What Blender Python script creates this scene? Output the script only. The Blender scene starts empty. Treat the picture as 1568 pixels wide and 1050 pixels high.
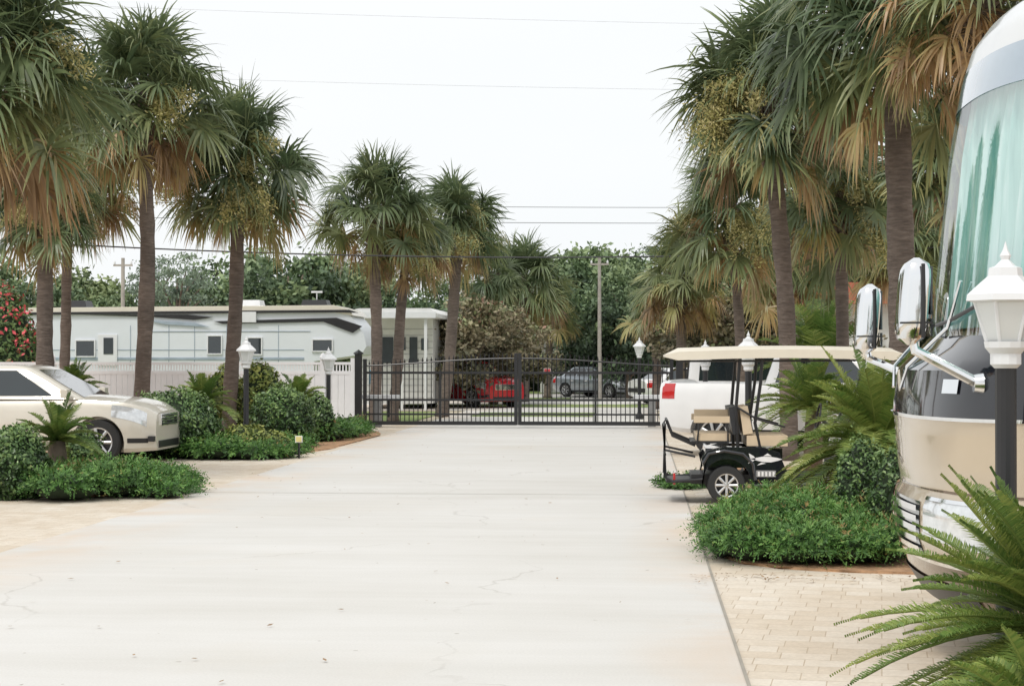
import bpy, math, random
import numpy as np
from mathutils import Vector, Matrix
R_=np.random.RandomState
scene=bpy.context.scene
# ------------------------------------------------------------ camera
F=2600.0; CW,CH=1568.0,1050.0
yaw=math.radians(4.27); pit=math.radians(0.507)
fw=np.array([-math.sin(yaw)*math.cos(pit),math.cos(yaw)*math.cos(pit),math.sin(pit)])
rt=np.array([math.cos(yaw),math.sin(yaw),0.0]); up=np.cross(rt,fw)
CAM=np.array([0,0,1.8])
def W(px,py,D): return CAM+D*(fw+(px-784)/F*rt+(525-py)/F*up)
def G(px,py):
    d=fw+(px-784)/F*rt+(525-py)/F*up
    return CAM+d*(-1.8/d[2])
def XY(px,D):
    p=W(px,548,D); return p[0],p[1]
cam=bpy.data.cameras.new("camera"); co=bpy.data.objects.new("camera",cam); scene.collection.objects.link(co)
cam.sensor_width=36; cam.lens=36*F/CW; cam.clip_end=2000; cam.clip_start=.1
co.location=CAM; co.rotation_euler=(math.pi/2+pit,0,yaw); scene.camera=co
# ------------------------------------------------------------ materials
MATS={}
def nodes(name):
    m=bpy.data.materials.new(name); m.use_nodes=True; nt=m.node_tree
    for n in list(nt.nodes): nt.nodes.remove(n)
    out=nt.nodes.new("ShaderNodeOutputMaterial"); b=nt.nodes.new("ShaderNodeBsdfPrincipled")
    nt.links.new(b.outputs[0],out.inputs[0]); MATS[name]=m
    return m,nt,b,out
def ramp(nt,fac,stops):
    r=nt.nodes.new("ShaderNodeValToRGB"); e=r.color_ramp.elements
    while len(e)<len(stops): e.new(.5)
    for i,(p,c) in enumerate(stops): e[i].position=p; e[i].color=(*c,1)
    if fac is not None: nt.links.new(fac,r.inputs[0])
    return r.outputs[0]
def noise(nt,scale,detail=4,vec=None,rough=.55,dist=0):
    n=nt.nodes.new("ShaderNodeTexNoise"); n.inputs["Scale"].default_value=scale; n.inputs["Detail"].default_value=detail
    n.inputs["Roughness"].default_value=rough; n.inputs["Distortion"].default_value=dist
    if vec is not None: nt.links.new(vec,n.inputs["Vector"])
    return n.outputs["Fac"]
def objco(nt,sc=None,rot=None):
    t=nt.nodes.new("ShaderNodeTexCoord")
    if sc is None and rot is None: return t.outputs["Object"]
    m=nt.nodes.new("ShaderNodeMapping")
    if sc: m.inputs["Scale"].default_value=sc
    if rot: m.inputs["Rotation"].default_value=rot
    nt.links.new(t.outputs["Object"],m.inputs["Vector"]); return m.outputs[0]
def mixc(nt,fac,a,b,mode='MIX'):
    m=nt.nodes.new("ShaderNodeMix"); m.data_type='RGBA'; m.blend_type=mode
    for i,v in ((0,fac),(6,a),(7,b)):
        if isinstance(v,(int,float)): m.inputs[i].default_value=v
        elif isinstance(v,tuple): m.inputs[i].default_value=(*v,1)
        else: nt.links.new(v,m.inputs[i])
    return m.outputs[2]
def bump(nt,b,h,s=.3,d=.02):
    n=nt.nodes.new("ShaderNodeBump"); n.inputs["Strength"].default_value=s; n.inputs["Distance"].default_value=d
    nt.links.new(h,n.inputs["Height"]); nt.links.new(n.outputs[0],b.inputs["Normal"])
def mat(name,col,rough=.5,metal=0,var=.12,scale=3,coat=0,bmp=0):
    if name in MATS: return MATS[name]
    m,nt,b,o=nodes(name)
    f=noise(nt,scale,5,objco(nt))
    c0=tuple(max(0,x*(1-var)) for x in col); c1=tuple(min(1,x*(1+var)) for x in col)
    nt.links.new(ramp(nt,f,[(.3,c0),(.7,c1)]),b.inputs["Base Color"])
    b.inputs["Roughness"].default_value=rough; b.inputs["Metallic"].default_value=metal
    b.inputs["Coat Weight"].default_value=coat; b.inputs["Coat Roughness"].default_value=.04
    if bmp: bump(nt,b,noise(nt,scale*8,4,objco(nt)),bmp,.02)
    return m
def leafmat(name,stops,trans=.3,rough=.5,nscale=1.3,gain=1.0):
    m,nt,b,o=nodes(name)
    a=nt.nodes.new("ShaderNodeAttribute"); a.attribute_name="var"
    col=ramp(nt,a.outputs["Fac"],[(p,tuple(x*gain for x in c)) for p,c in stops])
    f=noise(nt,nscale,2,objco(nt))
    col=mixc(nt,1.0,col,ramp(nt,f,[(.3,(.72,.72,.72)),(.7,(1.25,1.25,1.2))]),'MULTIPLY')
    nt.links.new(col,b.inputs["Base Color"]); b.inputs["Roughness"].default_value=rough
    if trans>0:
        t=nt.nodes.new("ShaderNodeBsdfTranslucent"); nt.links.new(col,t.inputs[0])
        mx=nt.nodes.new("ShaderNodeMixShader"); mx.inputs[0].default_value=trans
        nt.links.new(b.outputs[0],mx.inputs[1]); nt.links.new(t.outputs[0],mx.inputs[2]); nt.links.new(mx.outputs[0],o.inputs[0])
    return m
leafmat("palm_leaf",[(0,(.07,.105,.055)),(.3,(.145,.185,.09)),(.5,(.25,.275,.125)),(.66,(.37,.34,.15)),(.85,(.42,.28,.14)),(1,(.28,.19,.12))],.3,.36,1.3,1.22)
leafmat("flower_spray",[(0,(.28,.27,.09)),(.5,(.44,.4,.16)),(1,(.58,.5,.26))],.2,.8)
leafmat("cycad_leaf",[(0,(.05,.1,.03)),(.5,(.13,.21,.05)),(1,(.33,.37,.1))],.3,.4,1.3,1.15)
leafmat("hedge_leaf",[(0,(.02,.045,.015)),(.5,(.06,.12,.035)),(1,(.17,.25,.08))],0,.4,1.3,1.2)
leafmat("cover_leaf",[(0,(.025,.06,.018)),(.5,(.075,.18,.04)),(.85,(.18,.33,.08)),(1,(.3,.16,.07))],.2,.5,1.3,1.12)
leafmat("yellow_leaf",[(0,(.06,.11,.02)),(.5,(.2,.26,.06)),(1,(.42,.44,.12))],0,.5)
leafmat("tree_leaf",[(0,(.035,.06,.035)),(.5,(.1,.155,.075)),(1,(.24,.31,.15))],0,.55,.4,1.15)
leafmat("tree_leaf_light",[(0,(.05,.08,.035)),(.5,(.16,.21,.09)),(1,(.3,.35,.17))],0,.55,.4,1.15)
leafmat("pine_leaf",[(0,(.1,.14,.11)),(.5,(.19,.25,.18)),(1,(.3,.37,.26))],0,.6,.5)
leafmat("dry_leaf",[(0,(.1,.1,.06)),(.5,(.27,.22,.14)),(.8,(.19,.24,.11)),(1,(.42,.24,.18))],0,.6,.6,1.1)
leafmat("flower_leaf",[(0,(.05,.1,.03)),(.75,(.13,.2,.06)),(.8,(.6,.06,.09)),(1,(.7,.1,.12))],0,.6,.6)
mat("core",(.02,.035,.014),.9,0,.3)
mat("trunk",(.2,.155,.12),.9,0,.35,4,0,.8)
m,nt,b,o=nodes("palm_trunk")
f=noise(nt,5,6,objco(nt,(1,1,6)),.7); g=noise(nt,1.2,3,objco(nt))
c=mixc(nt,1.,ramp(nt,f,[(.3,(.11,.09,.078)),(.55,(.2,.165,.145)),(.75,(.31,.265,.235))]),ramp(nt,g,[(.3,(.7,.68,.66)),(.7,(1.2,1.15,1.1))]),'MULTIPLY')
nt.links.new(c,b.inputs["Base Color"]); b.inputs["Roughness"].default_value=.95; bump(nt,b,f,.9,.04)
m,nt,b,o=nodes("concrete")
oc=objco(nt); 
base=ramp(nt,noise(nt,.35,6,oc,.6),[(.3,(.635,.615,.578)),(.7,(.69,.675,.648))])
base=mixc(nt,1.,base,ramp(nt,noise(nt,.9,6,objco(nt,(.25,2.2,1)),.65,.4),[(.3,(.94,.935,.92)),(.65,(1.02,1.02,1.02))]),'MULTIPLY')
base=mixc(nt,1.,base,ramp(nt,noise(nt,60,3,oc),[(.3,(.94,.94,.94)),(.7,(1.03,1.03,1.03))]),'MULTIPLY')
sep=nt.nodes.new("ShaderNodeSeparateXYZ"); nt.links.new(oc,sep.inputs[0])
edge=ramp(nt,None,[(0,(.6,.6,.6)),(.2,(0,0,0)),(.88,(0,0,0)),(1,(.55,.55,.55))])
mr=nt.nodes.new("ShaderNodeMapRange"); mr.inputs[1].default_value=-5.9; mr.inputs[2].default_value=.6; nt.links.new(sep.outputs[0],mr.inputs[0]); nt.links.new(mr.outputs[0],edge.node.inputs[0])
stain=ramp(nt,noise(nt,.45,5,oc,.65,.5),[(.4,(0,0,0)),(.68,(1,1,1))])
stain=mixc(nt,1.,stain,edge,'MULTIPLY')
base=mixc(nt,stain,base,(.66,.46,.28))
stain2=ramp(nt,noise(nt,.2,5,oc,.6,.5),[(.56,(0,0,0)),(.78,(.3,.3,.3))])
base=mixc(nt,stain2,base,(.62,.53,.4))
mpn=nt.nodes.new("ShaderNodeTexNoise"); mpn.inputs["Scale"].default_value=.8; mpn.inputs["Detail"].default_value=7
nt.links.new(oc,mpn.inputs["Vector"])
add=nt.nodes.new("ShaderNodeVectorMath"); add.operation='MULTIPLY_ADD'; nt.links.new(mpn.outputs["Color"],add.inputs[0]); add.inputs[1].default_value=(1.6,1.6,0); nt.links.new(oc,add.inputs[2])
vo=nt.nodes.new("ShaderNodeTexVoronoi"); vo.feature='DISTANCE_TO_EDGE'; vo.inputs["Scale"].default_value=.17; nt.links.new(add.outputs[0],vo.inputs["Vector"])
crk=ramp(nt,vo.outputs["Distance"],[(0,(1,1,1)),(.0011,(0,0,0))])
msk=ramp(nt,noise(nt,.5,4,oc),[(.47,(0,0,0)),(.6,(.33,.33,.33))])
ck=mixc(nt,1.,crk,msk,'MULTIPLY')
base=mixc(nt,ck,base,(.3,.27,.22))
spots=ramp(nt,noise(nt,9,1,oc),[(.78,(0,0,0)),(.80,(.55,.55,.55))])
base=mixc(nt,spots,base,(.25,.2,.15))
nt.links.new(base,b.inputs["Base Color"]); b.inputs["Roughness"].default_value=.85; bump(nt,b,noise(nt,90,3,oc),.15,.004)
m,nt,b,o=nodes("pavers")
oc=objco(nt); oc2=objco(nt,None,(0,0,math.radians(8)))
br=nt.nodes.new("ShaderNodeTexBrick"); nt.links.new(oc2,br.inputs["Vector"])
br.inputs["Scale"].default_value=1; br.inputs["Brick Width"].default_value=.3; br.inputs["Row Height"].default_value=.22; br.inputs["Mortar Size"].default_value=.004
br.offset_frequency=2; br.squash=.6; br.squash_frequency=3
br.inputs["Mortar Smooth"].default_value=.3
br.inputs["Color1"].default_value=(.66,.58,.48,1); br.inputs["Color2"].default_value=(.73,.67,.59,1); br.inputs["Mortar"].default_value=(.52,.43,.33,1)
c=mixc(nt,1.,br.outputs["Color"],ramp(nt,noise(nt,.6,6,oc,.6),[(.3,(.88,.82,.74)),(.65,(1.04,1.04,1.03))]),'MULTIPLY')
c=mixc(nt,1.,c,ramp(nt,noise(nt,5,5,oc,.7),[(.3,(.93,.92,.9)),(.7,(1.04,1.04,1.04))]),'MULTIPLY')
c=mixc(nt,1.,c,ramp(nt,noise(nt,40,3,oc),[(.3,(.93,.93,.93)),(.7,(1.04,1.04,1.04))]),'MULTIPLY')
nt.links.new(c,b.inputs["Base Color"]); b.inputs["Roughness"].default_value=.85
inv=nt.nodes.new("ShaderNodeMath"); inv.operation='SUBTRACT'; inv.inputs[0].default_value=1; nt.links.new(br.outputs["Fac"],inv.inputs[1]); bump(nt,b,inv.outputs[0],.5,.006)
mat("soil",(.42,.25,.14),.95,0,.4,6,0,.6)
mat("sand",(.5,.44,.33),.95,0,.25,.8,0,.3)
m,nt,b,o=nodes("lawn")
c=ramp(nt,noise(nt,.5,8,objco(nt),.7),[(.35,(.13,.2,.05)),(.55,(.22,.28,.09)),(.72,(.5,.44,.3))]); nt.links.new(c,b.inputs["Base Color"]); b.inputs["Roughness"].default_value=.9
mat("joint",(.36,.33,.28),.9); mat("litter",(.3,.19,.1),.9,0,.5,8)
mat("black_metal",(.02,.02,.022),.35,.0,.2); mat("black_plastic",(.022,.022,.024),.4); mat("rubber",(.03,.03,.03),.85)
mat("white_vinyl",(.8,.81,.83),.45,0,.04); mat("white_paint",(.8,.8,.8),.3,0,.03,3,.6)
mat("pearl_paint",(.7,.66,.575),.3,.1,.04,3,.8); mat("silver_paint",(.42,.46,.5),.3,.5,.05,3,.8); mat("red_paint",(.5,.015,.025),.25,0,.08,3,.8)
mat("gloss_black",(.012,.013,.018),.1,0,.1,3,1.0); mat("beige_paint",(.6,.5,.37),.25,.1,.04,2,.8); mat("brown_paint",(.16,.11,.075),.2,.3,.1,2,.9)
mat("cream_paint",(.76,.71,.6),.35,0,.04,2,.4); mat("chrome",(.85,.86,.87),.06,1,.02); mat("dark_glass",(.02,.03,.035),.04,0,.1,2,1)
mat("tint_glass",(.38,.46,.54),.06,0,.1,2,1); mat("mirror_grey",(.25,.28,.3),.08,.8,.1,2,1)
mat("seat_vinyl",(.62,.5,.35),.5,0,.06,6); mat("cap_white",(.72,.74,.75),.25,0,.03,2,.6); mat("cart_roof",(.78,.72,.6),.5,0,.04)
mat("tail_red",(.5,.02,.02),.15,0,.1,3,1); mat("amber",(.8,.3,.05),.2); mat("rim",(.6,.6,.6),.3,.8,.05)
mat("lamp_glass",(.7,.72,.71),.25,0,.03,3,.5); mat("lamp_white",(.78,.79,.8),.4,0,.03); mat("wood_pole",(.38,.35,.31),.9,0,.2,4); mat("wire",(.06,.06,.065),.7)
mat("wire_light",(.6,.62,.65),.7)
mat("trailer_side",(.76,.8,.84),.4,0,.03,.6); mat("trailer_stripe",(.36,.43,.5),.4); mat("roof_red",(.5,.16,.1),.8); mat("house_wall",(.74,.74,.72),.6,0,.05); mat("house_dark",(.05,.06,.07),.5)
mat("sign_yellow",(.7,.6,.25),.5); mat("sign_blue",(.05,.25,.4),.5); mat("carpet_grey",(.3,.3,.3),.9)
mat("head_glass",(.75,.78,.8),.08,.35,.15,14,1); mat("decal_white",(.8,.8,.8),.5)
m,nt,b,o=nodes("curtain")
f=noise(nt,3,3,objco(nt,(6,6,.15))); 
c=ramp(nt,f,[(.3,(.24,.5,.46)),(.5,(.45,.7,.65)),(.7,(.78,.88,.86))]); 
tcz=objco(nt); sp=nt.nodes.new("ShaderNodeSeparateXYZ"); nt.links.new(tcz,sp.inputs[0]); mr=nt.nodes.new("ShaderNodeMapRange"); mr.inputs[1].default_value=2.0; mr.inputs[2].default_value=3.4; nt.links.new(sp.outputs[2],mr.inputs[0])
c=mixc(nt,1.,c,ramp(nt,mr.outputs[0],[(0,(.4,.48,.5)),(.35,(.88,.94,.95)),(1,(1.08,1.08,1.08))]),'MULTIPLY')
nt.links.new(c,b.inputs["Base Color"]); b.inputs["Roughness"].default_value=.6
m,nt,b,o=nodes("windshield")
tr=nt.nodes.new("ShaderNodeBsdfTransparent"); tr.inputs[0].default_value=(.9,1,.98,1)
gl=nt.nodes.new("ShaderNodeBsdfGlossy"); gl.inputs["Roughness"].default_value=.02
fr=nt.nodes.new("ShaderNodeFresnel"); fr.inputs[0].default_value=1.45
ml=nt.nodes.new("ShaderNodeMath"); ml.operation='MULTIPLY'; ml.inputs[1].default_value=.5; nt.links.new(fr.outputs[0],ml.inputs[0])
mx=nt.nodes.new("ShaderNodeMixShader"); nt.links.new(ml.outputs[0],mx.inputs[0]); nt.links.new(tr.outputs[0],mx.inputs[1]); nt.links.new(gl.outputs[0],mx.inputs[2]); nt.links.new(mx.outputs[0],o.inputs[0])
# ------------------------------------------------------------ mesh builder
class MB:
    def __init__(s): s.v=[];s.n=0;s.lv=[];s.lt=[];s.mi=[];s.var=[];s.sm=[];s.mats=[]
    def _m(s,name):
        if name not in s.mats: s.mats.append(name)
        return s.mats.index(name)
    def add(s,V,Fc,m,var=0.,smooth=True):
        V=np.asarray(V,float).reshape(-1,3)
        k=s._m(m)
        s.v.append(V); s.var.append(np.broadcast_to(np.asarray(var,float),(len(V),)).copy())
        if isinstance(Fc,np.ndarray):
            s.lv.append((Fc+s.n).ravel()); s.lt.append(np.full(len(Fc),Fc.shape[1])); c=len(Fc)
        else:
            for f in Fc: s.lv.append(np.array(f)+s.n)
            s.lt.append(np.array([len(f) for f in Fc])); c=len(Fc)
        s.mi.append(np.full(c,k)); s.sm.append(np.full(c,smooth)); s.n+=len(V)
    def box(s,c,sz,m,rot=None,top=1.0):
        hx,hy,hz=[a/2 for a in sz]
        V=np.array([[x*(top if z>0 else 1)*hx,y*(top if z>0 else 1)*hy,z*hz] for z in(-1,1) for y in(-1,1) for x in(-1,1)],float)
        if rot is not None: V=V@np.array(Matrix.Rotation(rot[1],3,rot[0])).T
        s.add(V+np.array(c),[(0,2,3,1),(4,5,7,6),(0,1,5,4),(2,6,7,3),(0,4,6,2),(1,3,7,5)],m,0,False)
    def tube(s,P,r,m,n=8,caps=True,var=0.):
        P=np.asarray(P,float); k=len(P); r=np.broadcast_to(np.asarray(r,float),(k,))
        T=np.gradient(P,axis=0); T/=np.linalg.norm(T,axis=1)[:,None]+1e-9
        ref=np.array([0,0,1.]) if abs(T[0][2])<.9 else np.array([1.,0,0])
        V=[]
        for i in range(k):
            a=np.cross(T[i],ref); a/=np.linalg.norm(a)+1e-9; b=np.cross(T[i],a)
            th=np.linspace(0,2*np.pi,n,endpoint=False)
            V.append(P[i]+r[i]*(np.cos(th)[:,None]*a+np.sin(th)[:,None]*b))
        Fc=[(i*n+j,(i+1)*n+j,(i+1)*n+(j+1)%n,i*n+(j+1)%n) for i in range(k-1) for j in range(n)]
        if caps: Fc+= [tuple(range(n)),tuple(range((k-1)*n,k*n))[::-1]]
        s.add(np.concatenate(V),Fc,m,var)
    def lathe(s,prof,c,m,n=20,axis='z'):
        V=[];
        for (r,z) in prof:
            for j in range(n):
                t=2*math.pi*j/n; p=(r*math.cos(t),r*math.sin(t),z)
                if axis=='y': p=(p[0],p[2],p[1])
                if axis=='x': p=(p[2],p[0],p[1])
                V.append(p)
        k=len(prof)
        Fc=[(i*n+j,i*n+(j+1)%n,(i+1)*n+(j+1)%n,(i+1)*n+j) for i in range(k-1) for j in range(n)]
        s.add(np.array(V)+np.array(c),Fc,m)
    def grid(s,P,m,var=0.):
        P=np.asarray(P,float); a,b=P.shape[:2]
        Fc=[(i*b+j,i*b+j+1,(i+1)*b+j+1,(i+1)*b+j) for i in range(a-1) for j in range(b-1)]
        s.add(P.reshape(-1,3),Fc,m,var)
    def prism(s,poly,y0,y1,m,smooth=False):
        n=len(poly); V=[(x,y0,z) for x,z in poly]+[(x,y1,z) for x,z in poly]
        Fc=[tuple(range(n)),tuple(range(n,2*n))[::-1]]+[(i,n+i,n+(i+1)%n,(i+1)%n) for i in range(n)]
        s.add(V,Fc,m,0,smooth)
    def ell(s,c,r,m,nu=16,nv=10,rng=None,amp=0):
        V=[];
        for i in range(nv+1):
            ph=math.pi*(i/nv)
            for j in range(nu):
                t=2*math.pi*j/nu; k=1+ (amp*(rng.rand()-.5) if rng is not None else 0)
                V.append((c[0]+k*r[0]*math.sin(ph)*math.cos(t),c[1]+k*r[1]*math.sin(ph)*math.sin(t),c[2]+k*r[2]*math.cos(ph)))
        Fc=[(i*nu+j,(i+1)*nu+j,(i+1)*nu+(j+1)%nu,i*nu+(j+1)%nu) for i in range(nv) for j in range(nu)]
        s.add(V,Fc,m)
    def mesh(s,name,ang=40):
        me=bpy.data.meshes.new(name); V=np.concatenate(s.v); lv=np.concatenate(s.lv).astype(np.int32); lt=np.concatenate(s.lt).astype(np.int32)
        me.vertices.add(len(V)); me.vertices.foreach_set("co",V.astype(np.float32).ravel())
        me.loops.add(len(lv)); me.loops.foreach_set("vertex_index",lv)
        me.polygons.add(len(lt)); st=np.concatenate([[0],np.cumsum(lt)[:-1]]).astype(np.int32)
        me.polygons.foreach_set("loop_start",st)
        me.polygons.foreach_set("material_index",np.concatenate(s.mi).astype(np.int32))
        me.update(calc_edges=True)
        me.polygons.foreach_set("use_smooth",np.concatenate(s.sm))
        a=me.attributes.new("var","FLOAT","POINT"); a.data.foreach_set("value",np.concatenate(s.var).astype(np.float32))
        for n in s.mats: me.materials.append(MATS[n])
        me.validate()
        if ang: 
            try: me.set_sharp_from_angle(angle=math.radians(ang))
            except Exception: pass
        return me
    def obj(s,name,loc=(0,0,0),bevel=0,ang=40,rotz=0):
        return link(name,s.mesh(name,ang),loc,rotz,bevel=bevel)
def link(name,me,loc=(0,0,0),rotz=0,sc=1,bevel=0):
    o=bpy.data.objects.new(name,me); scene.collection.objects.link(o); o.location=loc; o.rotation_euler=(0,0,rotz)
    o.scale=(sc,sc,sc) if isinstance(sc,(int,float)) else sc
    if bevel:
        md=o.modifiers.new("bevel","BEVEL"); md.width=bevel; md.segments=2; md.limit_method='ANGLE'; md.angle_limit=math.radians(55)
    return o
def unit(a): return a/(np.linalg.norm(a,axis=-1,keepdims=True)+1e-9)
def leaves(mb,C,size,m,rng,var,nrm=None,asp=.5):
    n=len(C); a=unit(rng.randn(n,3)); 
    if nrm is None: b=unit(np.cross(a,rng.randn(n,3)))
    else:
        nn=unit(nrm+rng.randn(n,3)*.6); a=unit(np.cross(nn,a)); b=np.cross(nn,a)
    l=(size*(.6+.8*rng.rand(n)))[:,None]
    V=np.stack([C-a*l,C+b*l*asp,C+a*l,C-b*l*asp],1).reshape(-1,3)
    Fc=np.arange(4*n).reshape(n,4); mb.add(V,Fc,m,np.repeat(var,4),False)
# ------------------------------------------------------------ vegetation
def fan_leaf(mb,hub,axis,nrm,L,rng,var,droop,nseg=38):
    side=np.cross(axis,nrm)
    th=np.radians(np.linspace(-142,142,nseg)+rng.randn(nseg)*2.5)
    d=np.cos(th)[:,None]*axis+np.sin(th)[:,None]*side+np.abs(np.sin(th))[:,None]*nrm*.38
    d=unit(d+rng.randn(nseg,3)*.06); pp=unit(-np.sin(th)[:,None]*axis+np.cos(th)[:,None]*side)
    LL=L*(1-.22*(np.abs(th)/2.4)**2)*(.75+.4*rng.rand(nseg)); dr=droop*(.3+1.5*rng.rand(nseg))
    ts=[0,.35,.6,.8,1.0]; ws=[.005,.024,.018,.0105,.0015]; V=[];vr=[]
    c=hub+d*0; tp_=0; z=np.array([0,0,1.])
    for t,w in zip(ts,ws):
        dd=unit(d-z*(dr*max(0,t-.25)*2.6)[:,None]); c=c+dd*(LL*(t-tp_))[:,None]; tp_=t
        V.append(np.stack([c-pp*w*L/.85,c+pp*w*L/.85+nrm*w*.7],1)); vr.append(np.full((nseg,2),np.clip(var+(.22*max(0,t-.6)),0,1)))
    V=np.stack(V,1); vr=np.stack(vr,1).reshape(-1)+np.repeat(rng.randn(nseg)*.04,10)
    base=np.arange(nseg)[:,None]*10
    q=np.array([[0,1,3,2],[2,3,5,4],[4,5,7,6],[6,7,9,8]])
    mb.add(V.reshape(-1,3),(base[:,:,None]+q[None]).reshape(-1,4),"palm_leaf",np.clip(vr,0,1),False)
def palm(base,cen,R,seed,nl=50,flowers=5,dead=.08,tr=.155,yel=0,name="cabbage_palm_tree",bend=1):
    rng=R_(seed); mb=MB(); base=np.array(base);top=np.array(cen)-[0,0,.25*R]; nl=int(nl*1.3); R=R*1.08
    n=24; P=np.array([base+(top-base)*t for t in np.linspace(0,1,n)]); tt=np.linspace(0,1,n)
    P[:,0]+=bend*(.07*rng.randn()*np.sin(tt*math.pi)+.02*np.sin(tt*7+seed)*np.sin(tt*math.pi)); P[:,1]+=.1*rng.randn()*np.sin(tt*math.pi)
    rr=tr*(1.08-.12*tt)*(1+.05*rng.randn(n)); rr[0]*=1.25
    mb.tube(P,rr,"palm_trunk",14)
    mb.tube([top,top+[0,0,.2*R],top+[0,0,.45*R]],[tr*1.1,tr*1.2,tr*.4],"palm_trunk",10)
    for k in range(52):
        a=k*2.4; z=-.36*R+ k/52*.66*R; d=np.array([math.cos(a),math.sin(a),0]); p=top+[0,0,z]+d*tr*.8
        mb.tube([p,p+d*tr*.7+[0,0,.12*R],p+d*tr*(1.1+rng.rand()*.9)+[0,0,.17*R]],[.035,.028,.012],"trunk",5)
    for k in range(nl):
        f=(k+.5)/nl; az=k*2.39996+rng.randn()*.25
        el=math.radians(86-f**.9*130+rng.randn()*11)
        d=np.array([math.cos(az)*math.cos(el),math.sin(az)*math.cos(el),math.sin(el)])
        st=top+np.array([0,0,R*(.38-.3*f)]); pl_=R*(.36+.32*rng.rand())*(1 if f>.1 else .85)
        hub=st+d*pl_; hub[2]-=.12*pl_*math.cos(el)
        ax=unit(d-np.array([0,0,.15+.7*max(0,math.cos(el))*rng.rand()])*(1 if f>.12 else .2))
        zz=np.array([0,0,1.]) if abs(ax[2])<.95 else -np.array([math.cos(az),math.sin(az),0])
        sd=unit(np.cross(ax,zz)); nm=np.cross(sd,ax)
        tw=rng.randn()*.6; nm=unit(nm*math.cos(tw)+sd*math.sin(tw))
        r=rng.rand()
        if f>1-dead or (f>.7 and r<.07): v=.62+.36*rng.rand()
        elif f>1-dead*2.5: v=.2+.34*rng.rand()+yel
        else: v=.0+.38*rng.rand()+yel
        mb.tube([st,(st+hub)/2+[0,0,.03],hub],[.022,.016,.012],"palm_leaf",4,False,min(1,v+.15))
        fan_leaf(mb,hub,ax,nm,R*(.46+.14*rng.rand())*(.9 if f>1-dead else 1),rng,v,.4+.5*f+(.7 if f>1-dead else 0))
    for k in range(flowers):
        az=rng.rand()*6.28; el=math.radians(rng.uniform(-10,45)); d=np.array([math.cos(az)*math.cos(el),math.sin(az)*math.cos(el),math.sin(el)])
        st=top+np.array([0,0,.2*R])
        for j in range(5):
            m_=420; t=.25+.75*rng.rand(m_)**.7; dj=unit(d+rng.randn(3)*.16); C=st+dj*(t*R*(.65+.3*rng.rand()))[:,None]
            C[:,2]-=(t**2.6)*R*.35; C+=rng.randn(m_,3)*(.015+.045*R*t[:,None]); C[:,2]-=rng.rand(m_)*.08*R*t
            leaves(mb,C,.018*R,"flower_spray",rng,rng.rand(m_),None,.35)
    return mb.obj(name,ang=0)
def pin_frond(mb,st,d,L,rng,nl,ll,lw,droop,m="cycad_leaf",v0=.4):
    t=np.linspace(0,1,nl); d=unit(d)
    C=st+d*(t*L)[:,None]; C[:,2]-=droop*L*t**2.2
    T=unit(np.gradient(C,axis=0)); sd=unit(np.cross(T,np.array([0,0,1.])+T*0+1e-4)); up_=np.cross(sd,T)
    q=C[::max(1,nl//8)]; mb.tube(q,np.linspace(.012,.004,len(q)),m,4,False,v0+.2)
    env=np.sin(np.clip(t*1.02+.06,0,1)*np.pi)**.45*ll
    for s in(-1,1):
        dd=unit(sd*s*1.0+T*.55+up_*(.38+.1*rng.randn(nl,1))+rng.randn(nl,3)*.05)
        e=C+dd*env[:,None]; e[:,2]-=.12*env; mid=(C+e)/2+up_*.012
        w=T*lw
        V=np.stack([C-w*.5,C+w*.5,mid+w*.55,mid-w*.55,e],1)
        b=np.arange(nl)[:,None]*5
        vv=np.repeat(np.clip(v0+rng.rand(nl)*.35-.1,0,1),5)
        q=(b[:,:,None]+np.array([[0,1,2,3]])[None]).reshape(-1,4); 
        mb.add(V.reshape(-1,3),q,m,vv,False)
        mb.add(V.reshape(-1,3),np.array([(i*5+3,i*5+2,i*5+4) for i in range(nl)]),m,vv,False)
def cycad(c,R,seed,nf=46,nl=46,trh=.35,lw=.011,ll=.13,name="sago_palm",lo=-5,m="cycad_leaf",droop=.5,vb=0):
    rng=R_(seed); mb=MB(); c=np.array([c[0],c[1],0.]) 
    mb.tube([c,c+[0,0,trh*.5],c+[0,0,trh]],[.13,.15,.1],"trunk",10)
    top=c+[0,0,trh]
    for k in range(nf):
        f=(k+.5)/nf; az=k*2.39996+rng.randn()*.16; el=math.radians(80-f*(80-lo)+rng.randn()*8)
        d=np.array([math.cos(az)*math.cos(el),math.sin(az)*math.cos(el),math.sin(el)])
        pin_frond(mb,top,d,R*(.78+.35*rng.rand()),rng,nl,ll,lw,droop*(.5+.7*rng.rand())*(.5+.6*math.cos(el)),m,.2+.45*rng.rand()+vb)
    return mb.obj(name,ang=0)
def bush(name,blobs,m,n,size,seed,asp=.5,floor=.0,shag=.16):
    rng=R_(seed); mb=MB(); 
    ar=np.array([b[3]*b[5]+b[3]*b[4] for b in blobs]); cnt=(n*ar/ar.sum()).astype(int)
    for b,k in zip(blobs,cnt):
        c=np.array(b[:3]); r=np.array(b[3:6])
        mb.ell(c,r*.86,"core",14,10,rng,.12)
        u=unit(rng.randn(k,3)); ph=rng.rand(3)*6
        lump=1+.08*np.sin(u[:,0]*7+ph[0])*np.sin(u[:,1]*6+ph[1])+.07*np.sin(u[:,2]*9+u[:,0]*5+ph[2])
        rad=(lump*(1-shag*rng.rand(k)**1.5+.05*rng.randn(k)))[:,None]
        C=c+u*r*rad; keep=C[:,2]>floor; C=C[keep]; u=u[keep]; rd=rad[keep,0]
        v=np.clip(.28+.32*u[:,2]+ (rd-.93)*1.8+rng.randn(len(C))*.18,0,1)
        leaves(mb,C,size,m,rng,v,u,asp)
    return mb.obj(name,ang=0)
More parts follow.
